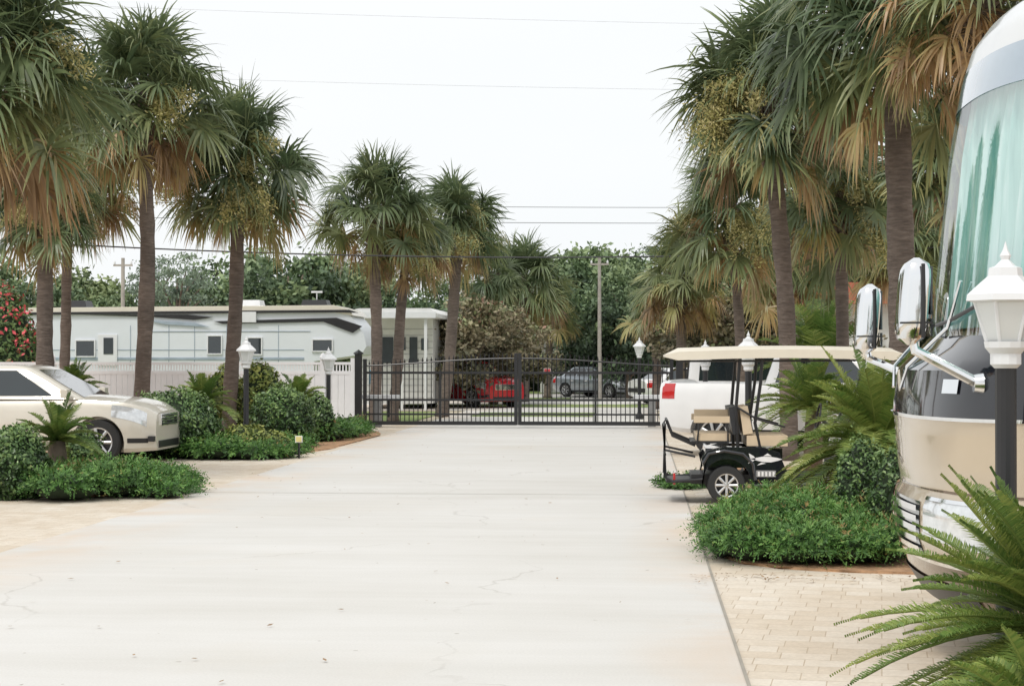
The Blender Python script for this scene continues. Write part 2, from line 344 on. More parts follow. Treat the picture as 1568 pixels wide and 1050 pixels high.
def tufts(name,blobs,m,n,L,lw,seed,nl=9):
    rng=R_(seed); mb=MB(); ar=np.array([b[3]*b[4] for b in blobs]); cnt=(n*ar/ar.sum()).astype(int)
    for b,k in zip(blobs,cnt):
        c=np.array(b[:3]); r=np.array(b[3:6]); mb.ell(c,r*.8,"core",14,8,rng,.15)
        u=rng.randn(k,3); u[:,2]=np.abs(u[:,2])*.9-.1; u=unit(u); ph=rng.rand(3)*6
        lump=(1+.22*np.sin(u[:,0]*8+ph[0])*np.sin(u[:,1]*7+ph[1]))
        S=c+u*r*(lump*(.74+.2*rng.rand(k)))[:,None]
        D=unit(u+rng.randn(k,3)*.42+[0,0,.28]); Ls=L*(.4+1.1*rng.rand(k)**1.5)
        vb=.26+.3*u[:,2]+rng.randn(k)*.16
        for j in range(nl):
            t=(j+.5)/nl; C=S+D*(Ls*t)[:,None]; C[:,2]-=Ls*.35*t*t
            sd=unit(np.cross(D,rng.randn(k,3)))*(1 if j%2 else -1); dd=unit(D*.8+sd); l=(Ls*.34*(1.15-t))[:,None]; w=unit(np.cross(dd,sd+.3*D+1e-3))*lw
            V=np.stack([C,C+dd*l*.5+w,C+dd*l,C+dd*l*.5-w],1).reshape(-1,3); V[:,2]=np.maximum(V[:,2],.01)
            mb.add(V,np.arange(4*k).reshape(k,4),m,np.repeat(np.clip(vb+.28*t,0,.97),4),False)
    return mb.obj(name,ang=0)
def tree_mesh(seed,h,w,m,nclump=70,per=170,ls=.16,low=.25,spread=.35,flat=1):
    rng=R_(seed); mb=MB(); 
    cz=h*(low+1)/2; rz=h*(1-low)/2
    mb.tube([(0,0,0),(.1,0,h*.25),(0,.1,h*.5),(.05,0,h*.8)],[.03*h,.024*h,.018*h,.006*h],"trunk",8)
    for k in range(nclump):
        u=unit(rng.randn(3)); r=rng.rand()**.45
        c=np.array([u[0]*w/2*r,u[1]*w/2*r,cz+u[2]*rz*r]); 
        if k%3==0: mb.tube([(0,0,max(.3,min(h*.7,c[2]*.6))),c*[.5,.5,.9],c],[.012*h,.008*h,.003*h],"trunk",5)
        s=spread*(.5+.8*rng.rand())*h*.16; P=c+rng.randn(per,3)*s*np.array([1,1,.65*flat])
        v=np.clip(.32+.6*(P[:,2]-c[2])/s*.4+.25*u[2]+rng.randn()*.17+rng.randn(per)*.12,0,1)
        leaves(mb,P,ls,m,rng,v,None,.55)
    return mb.mesh("tree",0)
# ------------------------------------------------------------ ground
def sheet(name,x0,x1,y0,y1,z,m):
    mb=MB(); mb.add([(x0,y0,z),(x1,y0,z),(x1,y1,z),(x0,y1,z)],[(0,1,2,3)],m,0,False); return mb.obj(name,ang=0)
XL,XR=-5.9,.6
sheet("ground",-400,400,-60,700,-.02,"sand")
sheet("concrete_road",XL,XR,-6,58,.0,"concrete")
sheet("paver_driveway",XR+.012,16,-6,46,-.006,"pavers"); sheet("paver_driveway",-26,XL-.012,-6,46,-.006,"pavers")
mb=MB()
for y in (22.4,34.6,46.8): mb.add([(XL,y,.004),(XR,y,.004),(XR,y+.02,.004),(XL,y+.02,.004)],[(0,1,2,3)],"joint",0,False)
mb.add([(XR-.008,-6,.004),(XR+.014,-6,.004),(XR+.014,46,.004),(XR-.008,46,.004)],[(0,1,2,3)],"joint",0,False)
mb.obj("road_expansion_joint",ang=0)
def bed(x0,x1,y0,y1,seed):
    rng=R_(seed); pts=[]
    for a in np.linspace(0,2*np.pi,60,endpoint=False):
        c,s=math.cos(a),math.sin(a); e=.4
        pts.append(((x0+x1)/2+(x1-x0)/2*np.sign(c)*abs(c)**e,(y0+y1)/2+(y1-y0)/2*np.sign(s)*abs(s)**e))
    mb=MB(); mb.add([(x+rng.randn()*.03,y+rng.randn()*.03,.015) for x,y in pts]+[(x*1.0,y,-.01) for x,y in pts],[tuple(range(60))]+[(i,(i+1)%60,60+(i+1)%60,60+i) for i in range(60)],"soil",0,False)
    mb.obj("planting_bed",ang=0)
bed(.72,9,14.35,19.6,1); bed(1.85,9,4,8.7,2); bed(.85,9,23.4,28.4,3); bed(-22,-6.5,21.3,25.6,4); bed(-22,-6.05,30.0,43.0,5)
# scattered leaf litter along the bed edges and a few on the road
rng=R_(77); mb=MB(); n=520
px_=np.concatenate([rng.uniform(.4,2.6,170),rng.uniform(-8,-5.6,170),rng.uniform(-5.8,.5,180)]); py_=np.concatenate([14.2-abs(rng.randn(170))*.25,rng.uniform(20.6,42,170),rng.uniform(9,42,180)])
C=np.stack([px_,py_,np.full(n,.018)],1); leaves(mb,C,.022,"litter",rng,np.zeros(n),np.tile([0,0,5.],(n,1)),.4); mb.obj("leaf_litter",ang=0)
sheet("lawn",-30,XL-.5,47,57,-.004,"lawn"); sheet("lawn",XR+.4,30,47,57,-.004,"lawn"); sheet("lawn",-60,60,86,130,-.004,"lawn")
sheet("lawn",-5.2,-1.4,52,56,.006,"lawn")
sheet("cross_street",-80,80,58.2,85,-.002,"concrete")
sheet("lawn",-9,1.5,62,66,.004,"lawn"); sheet("lawn",-16,-3,73,77,.004,"lawn")
# ------------------------------------------------------------ palms
def pl(cx,cy_,bx,D,R,seed,**k):
    x,y=XY(bx,D); return palm((x,y,0),W(cx,cy_,D),R,seed,**k)
pl(-22,118,-100,24,1.95,1,flowers=5,dead=.15,nl=64)
pl(68,318,76,33,1.25,2,nl=42,flowers=4)
pl(218,160,212,35,1.85,3,nl=62,flowers=2,dead=.15)
pl(105,255,92,41,1.9,25,nl=54,flowers=2,dead=.22,yel=.04,tr=.12)
pl(366,262,350,38,1.85,4,nl=56,flowers=5)
pl(574,330,575,46,1.75,5,nl=52,flowers=2,dead=.18,tr=.15)
pl(622,368,602,47.5,1.5,6,nl=46,flowers=2,dead=.2,tr=.14)
pl(698,350,676,52,1.7,7,nl=50,flowers=3,dead=.14,tr=.17)
pl(803,440,802,70,2.1,8,nl=46,flowers=1,tr=.2,dead=.2); pl(842,475,838,76,1.6,9,nl=40,flowers=2,dead=.2); pl(752,430,755,66,1.5,10,nl=40,flowers=0)
pl(1180,160,1209,30,1.8,11,nl=58,flowers=8,dead=.05,tr=.15,bend=.6)
pl(1372,35,1383,23,1.85,12,nl=60,flowers=4,dead=.07,tr=.175,bend=.3)
pl(1500,0,1640,20.5,1.35,13,nl=52,flowers=1,dead=.35)
pl(1118,330,1135,38,1.6,14,nl=50,flowers=6,yel=.05,tr=.11)
pl(1285,300,1300,33,1.6,15,nl=52,flowers=6,yel=.08,tr=.12)
pl(1040,435,1044,52,1.55,16,nl=50,flowers=1,dead=.3,yel=.05)
pl(1452,245,1475,28,1.2,17,nl=44,flowers=5,yel=.05)
pl(1005,472,1005,60,1.3,18,nl=40,flowers=1,dead=.2)
pl(1215,405,1235,44,1.6,19,nl=44,flowers=1,dead=.15,yel=.08,tr=.12)
pl(1385,385,1390,42,1.6,20,nl=44,flowers=1,dead=.15,yel=.08,tr=.12)
# ------------------------------------------------------------ cycads
def cy(px,D,R,seed,**k):
    x,y=XY(px,D); return cycad((x,y),R,seed,**k)
cy(88,23,.8,31,trh=.68,nf=44,nl=40,lw=.014); cy(310,33,.98,32,trh=.85,nl=36,lw=.02,ll=.17,vb=.05); cy(458,37,.9,33,trh=.85,nl=34,lw=.022,ll=.17,vb=.1)
cy(1345,16.9,1.25,34,trh=.9,nf=130,nl=70,lw=.012,ll=.17,droop=.5,lo=-30,vb=.22); cy(1245,25,1.15,35,trh=1.05,nf=60,nl=40,lw=.018,ll=.18,vb=.1); cy(1330,23,1.0,36,trh=1.0,nl=40,lw=.016,vb=.1)
cy(1625,7.4,.95,37,trh=.62,nf=130,nl=96,lw=.007,ll=.12,droop=.3,lo=-40,vb=.15); cy(1605,6.6,.6,38,trh=.33,nf=80,nl=66,lw=.008,ll=.11,lo=-35,vb=.1)
cy(115,40,.8,39,trh=1.1,nl=30,lw=.02,ll=.16)
x,y=XY(1255,36); cycad((x,y),1.75,40,nf=44,nl=30,trh=1.6,lw=.035,ll=.4,name="young_palm",lo=10,droop=.3)
# ------------------------------------------------------------ hedges
def B(px,py0,py1,D,wpx,dy=None,zb=None):
    s=F/D; x,y=XY(px,D); zt=1.8+(548-py0)/s; rx=wpx/2/s; zc=zt*.45
    return (x,y,zc,rx,dy or rx,zt-zc)
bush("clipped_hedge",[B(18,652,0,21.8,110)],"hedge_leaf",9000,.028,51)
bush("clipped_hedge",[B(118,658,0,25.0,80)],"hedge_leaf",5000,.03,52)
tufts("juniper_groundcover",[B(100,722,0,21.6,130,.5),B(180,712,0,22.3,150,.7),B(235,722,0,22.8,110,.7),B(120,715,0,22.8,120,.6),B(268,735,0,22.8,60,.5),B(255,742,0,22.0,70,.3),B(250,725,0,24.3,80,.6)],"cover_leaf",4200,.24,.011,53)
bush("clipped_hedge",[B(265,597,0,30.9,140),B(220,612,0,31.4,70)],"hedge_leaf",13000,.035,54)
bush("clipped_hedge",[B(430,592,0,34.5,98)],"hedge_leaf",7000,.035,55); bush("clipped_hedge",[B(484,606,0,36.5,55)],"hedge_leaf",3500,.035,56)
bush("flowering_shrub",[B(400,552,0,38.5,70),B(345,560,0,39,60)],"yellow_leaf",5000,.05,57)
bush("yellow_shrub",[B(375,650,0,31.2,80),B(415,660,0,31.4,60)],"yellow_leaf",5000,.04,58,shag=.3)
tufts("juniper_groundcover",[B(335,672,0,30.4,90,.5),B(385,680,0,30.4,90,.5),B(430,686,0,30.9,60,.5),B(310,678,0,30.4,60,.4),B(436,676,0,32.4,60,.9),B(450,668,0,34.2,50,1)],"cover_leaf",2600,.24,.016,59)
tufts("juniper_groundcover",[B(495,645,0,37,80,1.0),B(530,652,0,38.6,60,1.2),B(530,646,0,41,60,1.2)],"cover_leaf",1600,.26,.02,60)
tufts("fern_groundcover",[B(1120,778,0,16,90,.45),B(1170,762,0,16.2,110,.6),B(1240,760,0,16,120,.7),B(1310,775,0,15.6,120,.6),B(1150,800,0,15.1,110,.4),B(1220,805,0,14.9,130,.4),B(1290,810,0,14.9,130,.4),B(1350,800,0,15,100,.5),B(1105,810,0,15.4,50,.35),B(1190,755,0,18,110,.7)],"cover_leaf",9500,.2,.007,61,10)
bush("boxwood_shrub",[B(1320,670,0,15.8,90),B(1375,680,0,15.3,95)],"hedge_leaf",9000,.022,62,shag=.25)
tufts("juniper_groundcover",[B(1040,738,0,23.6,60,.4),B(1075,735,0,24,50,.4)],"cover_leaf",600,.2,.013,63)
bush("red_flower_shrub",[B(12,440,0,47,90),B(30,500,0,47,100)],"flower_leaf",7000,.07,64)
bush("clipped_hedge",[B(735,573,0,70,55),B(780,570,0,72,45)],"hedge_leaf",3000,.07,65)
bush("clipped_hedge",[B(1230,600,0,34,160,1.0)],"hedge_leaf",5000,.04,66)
# ------------------------------------------------------------ background trees
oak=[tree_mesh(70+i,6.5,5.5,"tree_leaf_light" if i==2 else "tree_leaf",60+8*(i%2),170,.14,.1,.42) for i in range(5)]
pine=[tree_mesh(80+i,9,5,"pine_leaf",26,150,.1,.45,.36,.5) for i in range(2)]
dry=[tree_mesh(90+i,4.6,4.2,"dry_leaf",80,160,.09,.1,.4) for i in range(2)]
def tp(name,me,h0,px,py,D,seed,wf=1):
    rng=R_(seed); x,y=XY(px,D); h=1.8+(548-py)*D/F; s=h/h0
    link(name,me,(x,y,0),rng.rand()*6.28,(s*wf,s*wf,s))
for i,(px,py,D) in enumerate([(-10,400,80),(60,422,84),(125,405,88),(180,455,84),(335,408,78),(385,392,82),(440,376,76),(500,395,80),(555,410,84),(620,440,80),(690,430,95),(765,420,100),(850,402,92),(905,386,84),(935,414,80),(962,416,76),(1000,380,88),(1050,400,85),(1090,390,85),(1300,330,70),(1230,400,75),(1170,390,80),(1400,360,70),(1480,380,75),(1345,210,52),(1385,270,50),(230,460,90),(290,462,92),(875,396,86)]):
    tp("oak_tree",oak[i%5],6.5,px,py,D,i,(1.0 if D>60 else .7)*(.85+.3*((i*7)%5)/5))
tp("pine_tree",pine[0],9,272,382,72,3,.8); tp("pine_tree",pine[1],9,240,392,80,4,.8); tp("pine_tree",pine[1],9,1000,375,95,5)
tp("crape_myrtle_tree",dry[0],4.6,725,450,62,1,1.1); tp("crape_myrtle_tree",dry[1],4.6,775,470,66,2,1.1)
tp("bare_shrub",dry[1],4.6,1110,430,56,3,1.2); tp("bare_shrub",dry[0],4.6,1180,440,58,4,1.2); tp("bare_shrub",dry[0],4.6,1320,455,50,5,1.1)
rng=R_(5)
bush("distant_foliage",[(x,98+rng.randn()*4,1.4,3.4,2,2.0+rng.rand()*1.4) for x in np.arange(-48,50,3.6)],"tree_leaf",34000,.18,67,shag=.3)
# ------------------------------------------------------------ fence + gate
gy=float(G(790,655)[1])
mb=MB()
fx1=(541-978)/F*gy-0.05
fx0=fx1-20; FH=1.72
xx=fx0
while xx<fx1-.05:
    x2=min(xx+2.4,fx1)
    mb.box((xx,gy,FH/2+.04),(.13,.13,FH+.08),"white_vinyl"); mb.lathe([(0.001,.12),(.05,.09),(.09,.0),(.075,-.02)],(xx,gy,FH+.1),"white_vinyl",4)
    k=int((x2-xx-.13)/.15)
    for j in range(k): mb.box((xx+.065+(j+.5)*(x2-xx-.13)/k,gy,.1+(FH-.42)/2),((x2-xx-.13)/k-.008,.03,FH-.42),"white_vinyl")
    for zz,tt in ((FH-.3,.09),(.11,.12),(FH-.06,.07)): mb.box(((xx+x2)/2,gy,zz),(x2-xx-.13,.05,tt),"white_vinyl")
    k2=k*2
    for j in range(k2): mb.box((xx+.065+(j+.5)*(x2-xx-.13)/k2,gy,FH-.18),(.035,.02,.17),"white_vinyl")
    xx=x2
mb.box((fx1,gy,FH/2+.04),(.13,.13,FH+.08),"white_vinyl")
mb.obj("white_vinyl_fence",bevel=.006)
def pick(mb,x0,x1,h0,h1,y,step=.115):
    n=int(abs(x1-x0)/step)
    for j in range(n+1):
        t=j/n; xx=x0+(x1-x0)*t; h=h0+(h1-h0)*(math.sin(t*math.pi/2)**1.5)
        mb.tube([(xx,y,.1),(xx,y,h)],.012,"black_metal",4); mb.lathe([(.018,0),(.022,.03),(.001,.12)],(xx,y,h),"black_metal",4)
mb=MB()
x0=(556-978)/F*gy; xm=(793-978)/F*gy; x1=(1010-978)/F*gy+.3
for a,b_ in ((x0,xm-.05),(x1,xm+.05)):
    pick(mb,a,b_,1.62,1.82,gy)
    for z,t in ((.12,.1),(.35,.045),(.72,.055),(1.42,.06)): mb.box(((a+b_)/2,gy,z),(abs(b_-a),.05,t),"black_metal")
    P=[(a+(b_-a)*t,gy,1.6+.19*(math.sin(t*math.pi/2)**1.5)) for t in np.linspace(0,1,14)]; mb.tube(P,.022,"black_metal",6)
    for xx,h in ((a,1.75),(b_,1.9)): mb.box((xx,gy,h/2+.05),(.09,.08,h-.05),"black_metal")
    mb.box(((a+b_)/2,gy,.78),(.06,.06,1.4),"black_metal")
mb.obj("iron_double_gate")
for xx in (x0-.17,x1+.2):
    mb=MB(); mb.box((xx,gy,.95),(.17,.17,1.9),"black_metal"); mb.lathe([(.13,0),(.13,.03),(.001,.12)],(xx,gy,1.9),"black_metal",4); mb.obj("gate_post",bevel=.006)
for px in (578,998):
    mb=MB(); x,y=XY(px,gy+.9); mb.box((x,y,.35),(.2,.26,.7),"carpet_grey"); mb.box((x+.05,y,.78),(1.05,.22,.11),"white_vinyl"); mb.box((x+.3,y,.5),(.06,.06,.5),"black_metal"); mb.obj("gate_operator",bevel=.01)
mb=MB(); pick(mb,x1+.35,x1+7,1.7,1.7,gy,.13); mb.box((x1+3.6,gy,.15),(6.6,.04,.05),"black_metal"); mb.box((x1+3.6,gy,1.5),(6.6,.04,.05),"black_metal"); mb.obj("iron_fence")
# ------------------------------------------------------------ street lamps
def lamp(px,D,H=2.12):
    mb=MB(); mb.lathe([(.12,0),(.12,.1),(.07,.16),(.052,.22),(.052,H-.55)],(0,0,0),"black_metal",14)
    z=H-.55
    mb.lathe([(.055,0),(.075,.02),(.075,.07),(.1,.1),(.105,.13)],(0,0,z),"lamp_white",12)
    mb.lathe([(.09,.13),(.145,.30),(.15,.33)],(0,0,z),"lamp_glass",6)
    for k in range(6):
        a=k*math.pi/3; c,s_=math.cos(a),math.sin(a); mb.tube([(c*.092,s_*.092,z+.13),(c*.15,s_*.15,z+.33)],.009,"lamp_white",5)
    mb.lathe([(.15,.32),(.19,.33),(.185,.36),(.12,.42),(.085,.45),(.08,.49),(.05,.5),(.02,.53),(.028,.55),(.012,.58),(.001,.62)],(0,0,z),"lamp_white",6)
    x,y=XY(px,D); return mb.obj("street_lamp",(x,y,0),ang=25)
lamp(377,32,2.15); lamp(503,38,1.98); lamp(1540,8.3,2.3); lamp(1146,26,2.15); lamp(1080,34,2.1); lamp(979,50,2.35); lamp(1220,46,2.2)
# ------------------------------------------------------------ poles and wires
def pole(px,py,D,r=.13):
    mb=MB(); x,y=XY(px,D); h=W(px,py,D)[2]; mb.tube([(x,y,0),(x,y,h)],[r*1.15,r*.8],"wood_pole",10); mb.box((x,y,h-.3),(.8,.06,.08),"wood_pole")
    for k in(-.35,.35): mb.lathe([(.03,0),(.05,.05),(.02,.14)],(x+k,y,h-.26),"lamp_white",8)
    mb.obj("utility_pole")
pole(918,394,74,.09); pole(188,395,70,.09)
def wire(name,pts,r,m,D):
    P=[W(a,b,D) for a,b in pts]; t=np.linspace(0,1,len(P)); T=np.linspace(0,1,30)
    A=np.array(P); c=np.polyfit(t,A,2); Q=np.array([c[0]*k*k+c[1]*k+c[2] for k in T]); mb=MB(); mb.tube(Q,r,m,5); mb.obj(name,ang=0)
wire("power_line",[(-200,355),(780,394),(1700,362)],.018,"wire",41)
wire("power_line",[(-200,322),(780,341),(1760,335)],.012,"wire",72); wire("power_line",[(-200,300),(780,317),(1760,312)],.011,"wire",72)
wire("power_line",[(-200,100),(780,133),(1760,140)],.007,"wire_light",66); wire("power_line",[(-200,-5),(780,30),(1760,45)],.007,"wire_light",66)
# ------------------------------------------------------------ vehicles
def wheel(mb,x,y,r,w,side,rim="rim",spokes=7,rr=.66):
    s=side; mb.lathe([(r*rr,-w/2*s),(r*.93,-w/2*s),(r,-w*.36*s),(r,w*.36*s),(r*.93,w/2*s),(r*rr,w/2*s)],(x,y,r),"rubber",28,'y')
    mb.lathe([(r*rr,w*.5*s),(r*rr*.93,w*.42*s),(r*rr*.9,w*.2*s),(.001,w*.2*s)],(x,y,r),"black_plastic",28,'y')
    mb.lathe([(r*rr*1.01,w*.5*s),(r*rr*.9,w*.47*s),(r*rr*.88,w*.35*s)],(x,y,r),rim,28,'y')
    mb.lathe([(r*.16,w*.3*s),(r*.15,w*.46*s),(.001,w*.48*s)],(x,y,r),rim,14,'y')
    for k in range(spokes):
        a=k*2*math.pi/spokes; c,q=math.cos(a),math.sin(a); yy=y+w*.4*s
        mb.tube([(x+c*r*.1,yy,r+q*r*.1),(x+c*r*rr*.93,yy,r+q*r*rr*.93)],[r*.07,r*.09],rim,6)
def smooth_keys(keys,xs):
    k=np.array(keys); f=np.interp(xs,k[:,0],k[:,1]); g=np.pad(f,2,mode='edge'); g=(g[:-4]+g[1:-3]*2+g[2:-2]*3+g[3:-1]*2+g[4:])/9; return g
def car(name,paint,L,Wd,H,zt,hw,zb,cab,wheels,wr,loc,rotz,wins=None,bedcut=None,glass="dark_glass",hd=(.75,.14,.22,.07)):
    xs=np.linspace(0,L,64); ZT=smooth_keys(zt,xs); HW=smooth_keys(hw,xs); ZB=smooth_keys(zb,xs)
    prof=[(0,0),(.86,0),(.95,.08),(.985,.25),(1.0,.5),(.985,.74),(.955,.86),(.9,.95),(.72,.995),(.4,1.02),(0,1.03)]
    ring=prof+[(-a,b) for a,b in prof[-2:0:-1]]
    P=np.array([[(x,w*a,zb_+(z-zb_)*b) for a,b in ring] for x,z,w,zb_ in zip(xs,ZT,HW,ZB)])
    mb=MB(); n=len(ring); k=len(xs)
    Fc=[(i*n+j,(i+1)*n+j,(i+1)*n+(j+1)%n,i*n+(j+1)%n) for i in range(k-1) for j in range(n)]+[tuple(range(n)),tuple(range((k-1)*n,k*n))[::-1]]
    mb.add(P.reshape(-1,3),Fc,paint)
    body=mb.obj("tmp_body")
    cm=MB()
    for wx in wheels:
        for s in(-1,1): cm.lathe([(.001,-.28),(wr*1.17,-.28),(wr*1.17,.28),(.001,.28)],(wx,s*(Wd/2-.0),wr*.98),"black_plastic",36,'y')
    if bedcut: cm.box(*bedcut,"black_plastic")
    cut=cm.obj("tmp_cut")
    import bmesh
    for o in (body,cut):
        bm=bmesh.new(); bm.from_mesh(o.data); bmesh.ops.remove_doubles(bm,verts=bm.verts,dist=1e-4); bmesh.ops.recalc_face_normals(bm,faces=bm.faces); bm.to_mesh(o.data); bm.free()
    md=body.modifiers.new("b","BOOLEAN"); md.object=cut; md.operation='DIFFERENCE'; md.solver='EXACT'
    dg=bpy.context.evaluated_depsgraph_get(); me=bpy.data.meshes.new_from_object(body.evaluated_get(dg))
    if len(me.polygons)<100: me=body.data.copy()
    try: me.set_sharp_from_angle(angle=math.radians(32))
    except Exception: pass
    bpy.data.objects.remove(body); bpy.data.objects.remove(cut)
    root=bpy.data.objects.new(name,None); scene.collection.objects.link(root); root.location=loc; root.rotation_euler=(0,0,rotz)
    o=bpy.data.objects.new("body",me); scene.collection.objects.link(o); o.parent=root
    mb=MB(); xb0,xb1,xt0,xt1,wb,wt,zb0=cab
    def ringr(x0,x1,w,z,r):
        pts=[]
        for (cx,cy_,a0) in ((x1-r,w-r,0),(x0+r,w-r,90),(x0+r,-w+r,180),(x1-r,-w+r,270)):
            for a in np.linspace(0,90,6): t=math.radians(a0+a); pts.append((cx+r*math.cos(t),cy_+r*math.sin(t),z))
        return pts
    rings=[]
    for t in (0,.5,.88): rings.append(ringr(xb0+(xt0-xb0)*t,xb1+(xt1-xb1)*t,wb+(wt-wb)*t,zb0+(H-zb0)*t,.16))
    for t,ins in ((.95,.02),(.985,.09),(1.0,.22)): rings.append(ringr(xt0+ins-.02,xt1-ins+.02,wt-ins*.6,zb0+(H-zb0)*t,.16))
    n=24; V=np.array(rings).reshape(-1,3); Fc=[(i*n+j,i*n+(j+1)%n,(i+1)*n+(j+1)%n,(i+1)*n+j) for i in range(len(rings)-1) for j in range(n)]+[tuple(range((len(rings)-1)*n,len(rings)*n))]
    mb.add(V,Fc,paint)
    def side_pt(x,t,s): return (x,s*(wb+(wt-wb)*t+.005),zb0+(H-zb0)*t)
    fx=lambda t:xb1+(xt1-xb1)*t; rx=lambda t:xb0+(xt0-xb0)*t
    t0,t1=.10,.84
    for s in(-1,1):
        a0=rx(t0)+.2;a1=fx(t0)-.2;b0=rx(t1)+.2;b1=fx(t1)-.2
        cuts=wins or [0,.33,.66,1]
        for i in range(len(cuts)-1):
            u,v=cuts[i]+.012,cuts[i+1]-.012
            mb.grid([[side_pt(a0+(a1-a0)*u,t0,s),side_pt(a0+(a1-a0)*v,t0,s)],[side_pt(b0+(b1-b0)*u,t1,s),side_pt(b0+(b1-b0)*v,t1,s)]],glass)
    for f,sg in((fx,1),(rx,-1)):
        mb.grid([[(f(t)+.006*sg,y,zb0+(H-zb0)*t+.004) for y in np.linspace(-1,1,5)*(wb+(wt-wb)*t-.14)] for t in (.06,.45,.86)],glass)
    hwf=lambda x:float(np.interp(x,xs,HW)); ztf=lambda x:float(np.interp(x,xs,ZT)); zbf=lambda x:float(np.interp(x,xs,ZB))
    pa=np.array(prof)
    def sy(x,z):
        b=(z-zbf(x))/(ztf(x)-zbf(x)); return hwf(x)*float(np.interp(b,pa[1:9,1],pa[1:9,0]))
    def spatch(x0,x1,f0,f1,m,off=.006,n=12,sides=(-1,1)):
        for s in sides:
            mb.grid([[(x,s*(sy(x,f0(x)+(f1(x)-f0(x))*q)+off),f0(x)+(f1(x)-f0(x))*q) for x in np.linspace(x0,x1,n)] for q in np.linspace(0,1,4)],m)
    C=lambda c:(lambda x:c)
    for xx in np.array(wins[1:-1] if wins else [.33,.66])*(xb1-xb0-.4)+xb0+.2: spatch(xx,xx+.012,C(zbf(xx)+.12),C(ztf(xx)-.04),"black_plastic",.002,2)
    spatch(wheels[0]+wr*1.2,wheels[1]-wr*1.2,lambda x:zbf(x)+.02,lambda x:zbf(x)+.09,"black_plastic",.008)
    spatch(L-hd[0],L-hd[1],lambda x:ztf(x)-hd[2]-.06*(x-L+hd[0]),lambda x:ztf(x)-hd[3],"head_glass",.006); spatch(.05,.3,C(ztf(.3)-.33),C(ztf(.3)-.05),"tail_red",.006)
    spatch(L-.45,L-.12,C(zbf(L)+.13),C(zbf(L)+.21),"black_plastic",.006)
    we=hwf(L); zt_=ztf(L)
    mb.box((L-.0,0,zt_-.13),(.05,we*1.35,.2),"chrome"); 
    for q in range(4): mb.box((L+.028,0,zt_-.2+q*.045),(.012,we*1.25,.022),"black_plastic")
    for s in(-1,1):
        mb.box((L-.06,s*we*.95,zbf(L)+.2),(.1,.3,.09),"black_plastic")
        xm_=xb1-.28; mb.box((xm_,s*(wb+.13),zb0+.1),(.12,.2,.14),paint)
        mb.tube([(xm_,s*(wb-.02),zb0+.04),(xm_,s*(wb+.1),zb0+.08)],.02,"black_plastic",6)
        for xx in np.array(wins[1:-1] if wins else [.33,.66])*(xb1-xb0-.4)+xb0+.05: mb.box((xx,s*(sy(xx,zb0-.18)+.015),zb0-.16),(.16,.025,.03),"chrome")
    mb.box((L-.01,0,zbf(L)+.1),(.06,we*1.6,.12),"black_plastic"); mb.box((0,0,.55),(.04,Wd*.75,.16),"black_plastic"); mb.box((-.02,0,.75),(.02,.32,.15),"decal_white")
    for wx in wheels:
        for s in(-1,1): wheel(mb,wx,s*(Wd/2-.13),wr,.22,s)
    o=mb.obj("trim",bevel=.006); o.parent=root
    return root
def suv(name,paint,loc,rotz):
    return car(name,paint,4.8,1.9,1.68,[(0,.95),(.08,1.05),(1,1.11),(3.4,1.14),(3.7,1.14),(4.3,1.09),(4.6,1.02),(4.74,.93),(4.8,.84)],[(0,.72),(.12,.85),(.5,.93),(1,.95),(4.1,.95),(4.5,.91),(4.7,.83),(4.8,.72)],[(0,.35),(.4,.24),(4.4,.2),(4.8,.24)],(.1,3.6,.5,2.55,.88,.68,1.1),(.95,3.85),.38,loc,rotz,wins=[0,.25,.58,.93],hd=(.72,.14,.3,.1))
yc=float(G(240,712)[1])+.95; xn=-8.15
suv("parked_suv","pearl_paint",(xn-4.8,yc,0),0)
x,y=XY(622,64); suv("red_suv","red_paint",(x+1.0,y+1.5,0),-.9)
SED=([(0,.9),(.1,.98),(1,.98),(3.2,.94),(4.2,.82),(4.5,.7),(4.6,.6)],[(0,.7),(.15,.82),(.6,.9),(3.8,.9),(4.3,.82),(4.6,.6)],[(0,.35),(.4,.22),(4.6,.25)],(.5,3.5,1.2,2.4,.84,.6,.92),(.95,3.65),.32)
x,y=XY(862,80); car("silver_sedan","silver_paint",4.6,1.8,1.42,*SED,(x,y,0),-.7)
x,y=XY(975,66); car("white_sedan","white_paint",4.6,1.8,1.42,*SED,(x,y,0),.5)
x,y=XY(1016,31.5)
car("white_pickup_truck","white_paint",5.6,1.98,1.9,[(0,1.36),(.05,1.38),(2,1.38),(2.2,1.36),(4.1,1.3),(5.1,1.22),(5.5,1.1),(5.6,.95)],[(0,.94),(.1,.97),(.5,.99),(4.8,.99),(5.4,.92),(5.6,.82)],[(0,.5),(.5,.42),(5.2,.4),(5.6,.42)],(1.95,4.35,2.12,3.7,.92,.74,1.3),(1.05,4.6),.4,(x+.25,y+.9,0),-.35,wins=[0,.42,.93],bedcut=((1.0,0,1.3),(1.7,1.7,.9)))
x,y=XY(1052,40)
car("white_van","white_paint",5.4,1.95,2.0,[(0,1.2),(.1,1.25),(3.6,1.2),(4.6,1.1),(5.2,.95),(5.4,.8)],[(0,.9),(.2,.95),(4.8,.95),(5.4,.75)],[(0,.4),(5.4,.35)],(.02,4.6,.1,3.7,.92,.8,1.18),(1,4.2),.36,(x,y+1,0),0,wins=[0,.3,.62,.95])
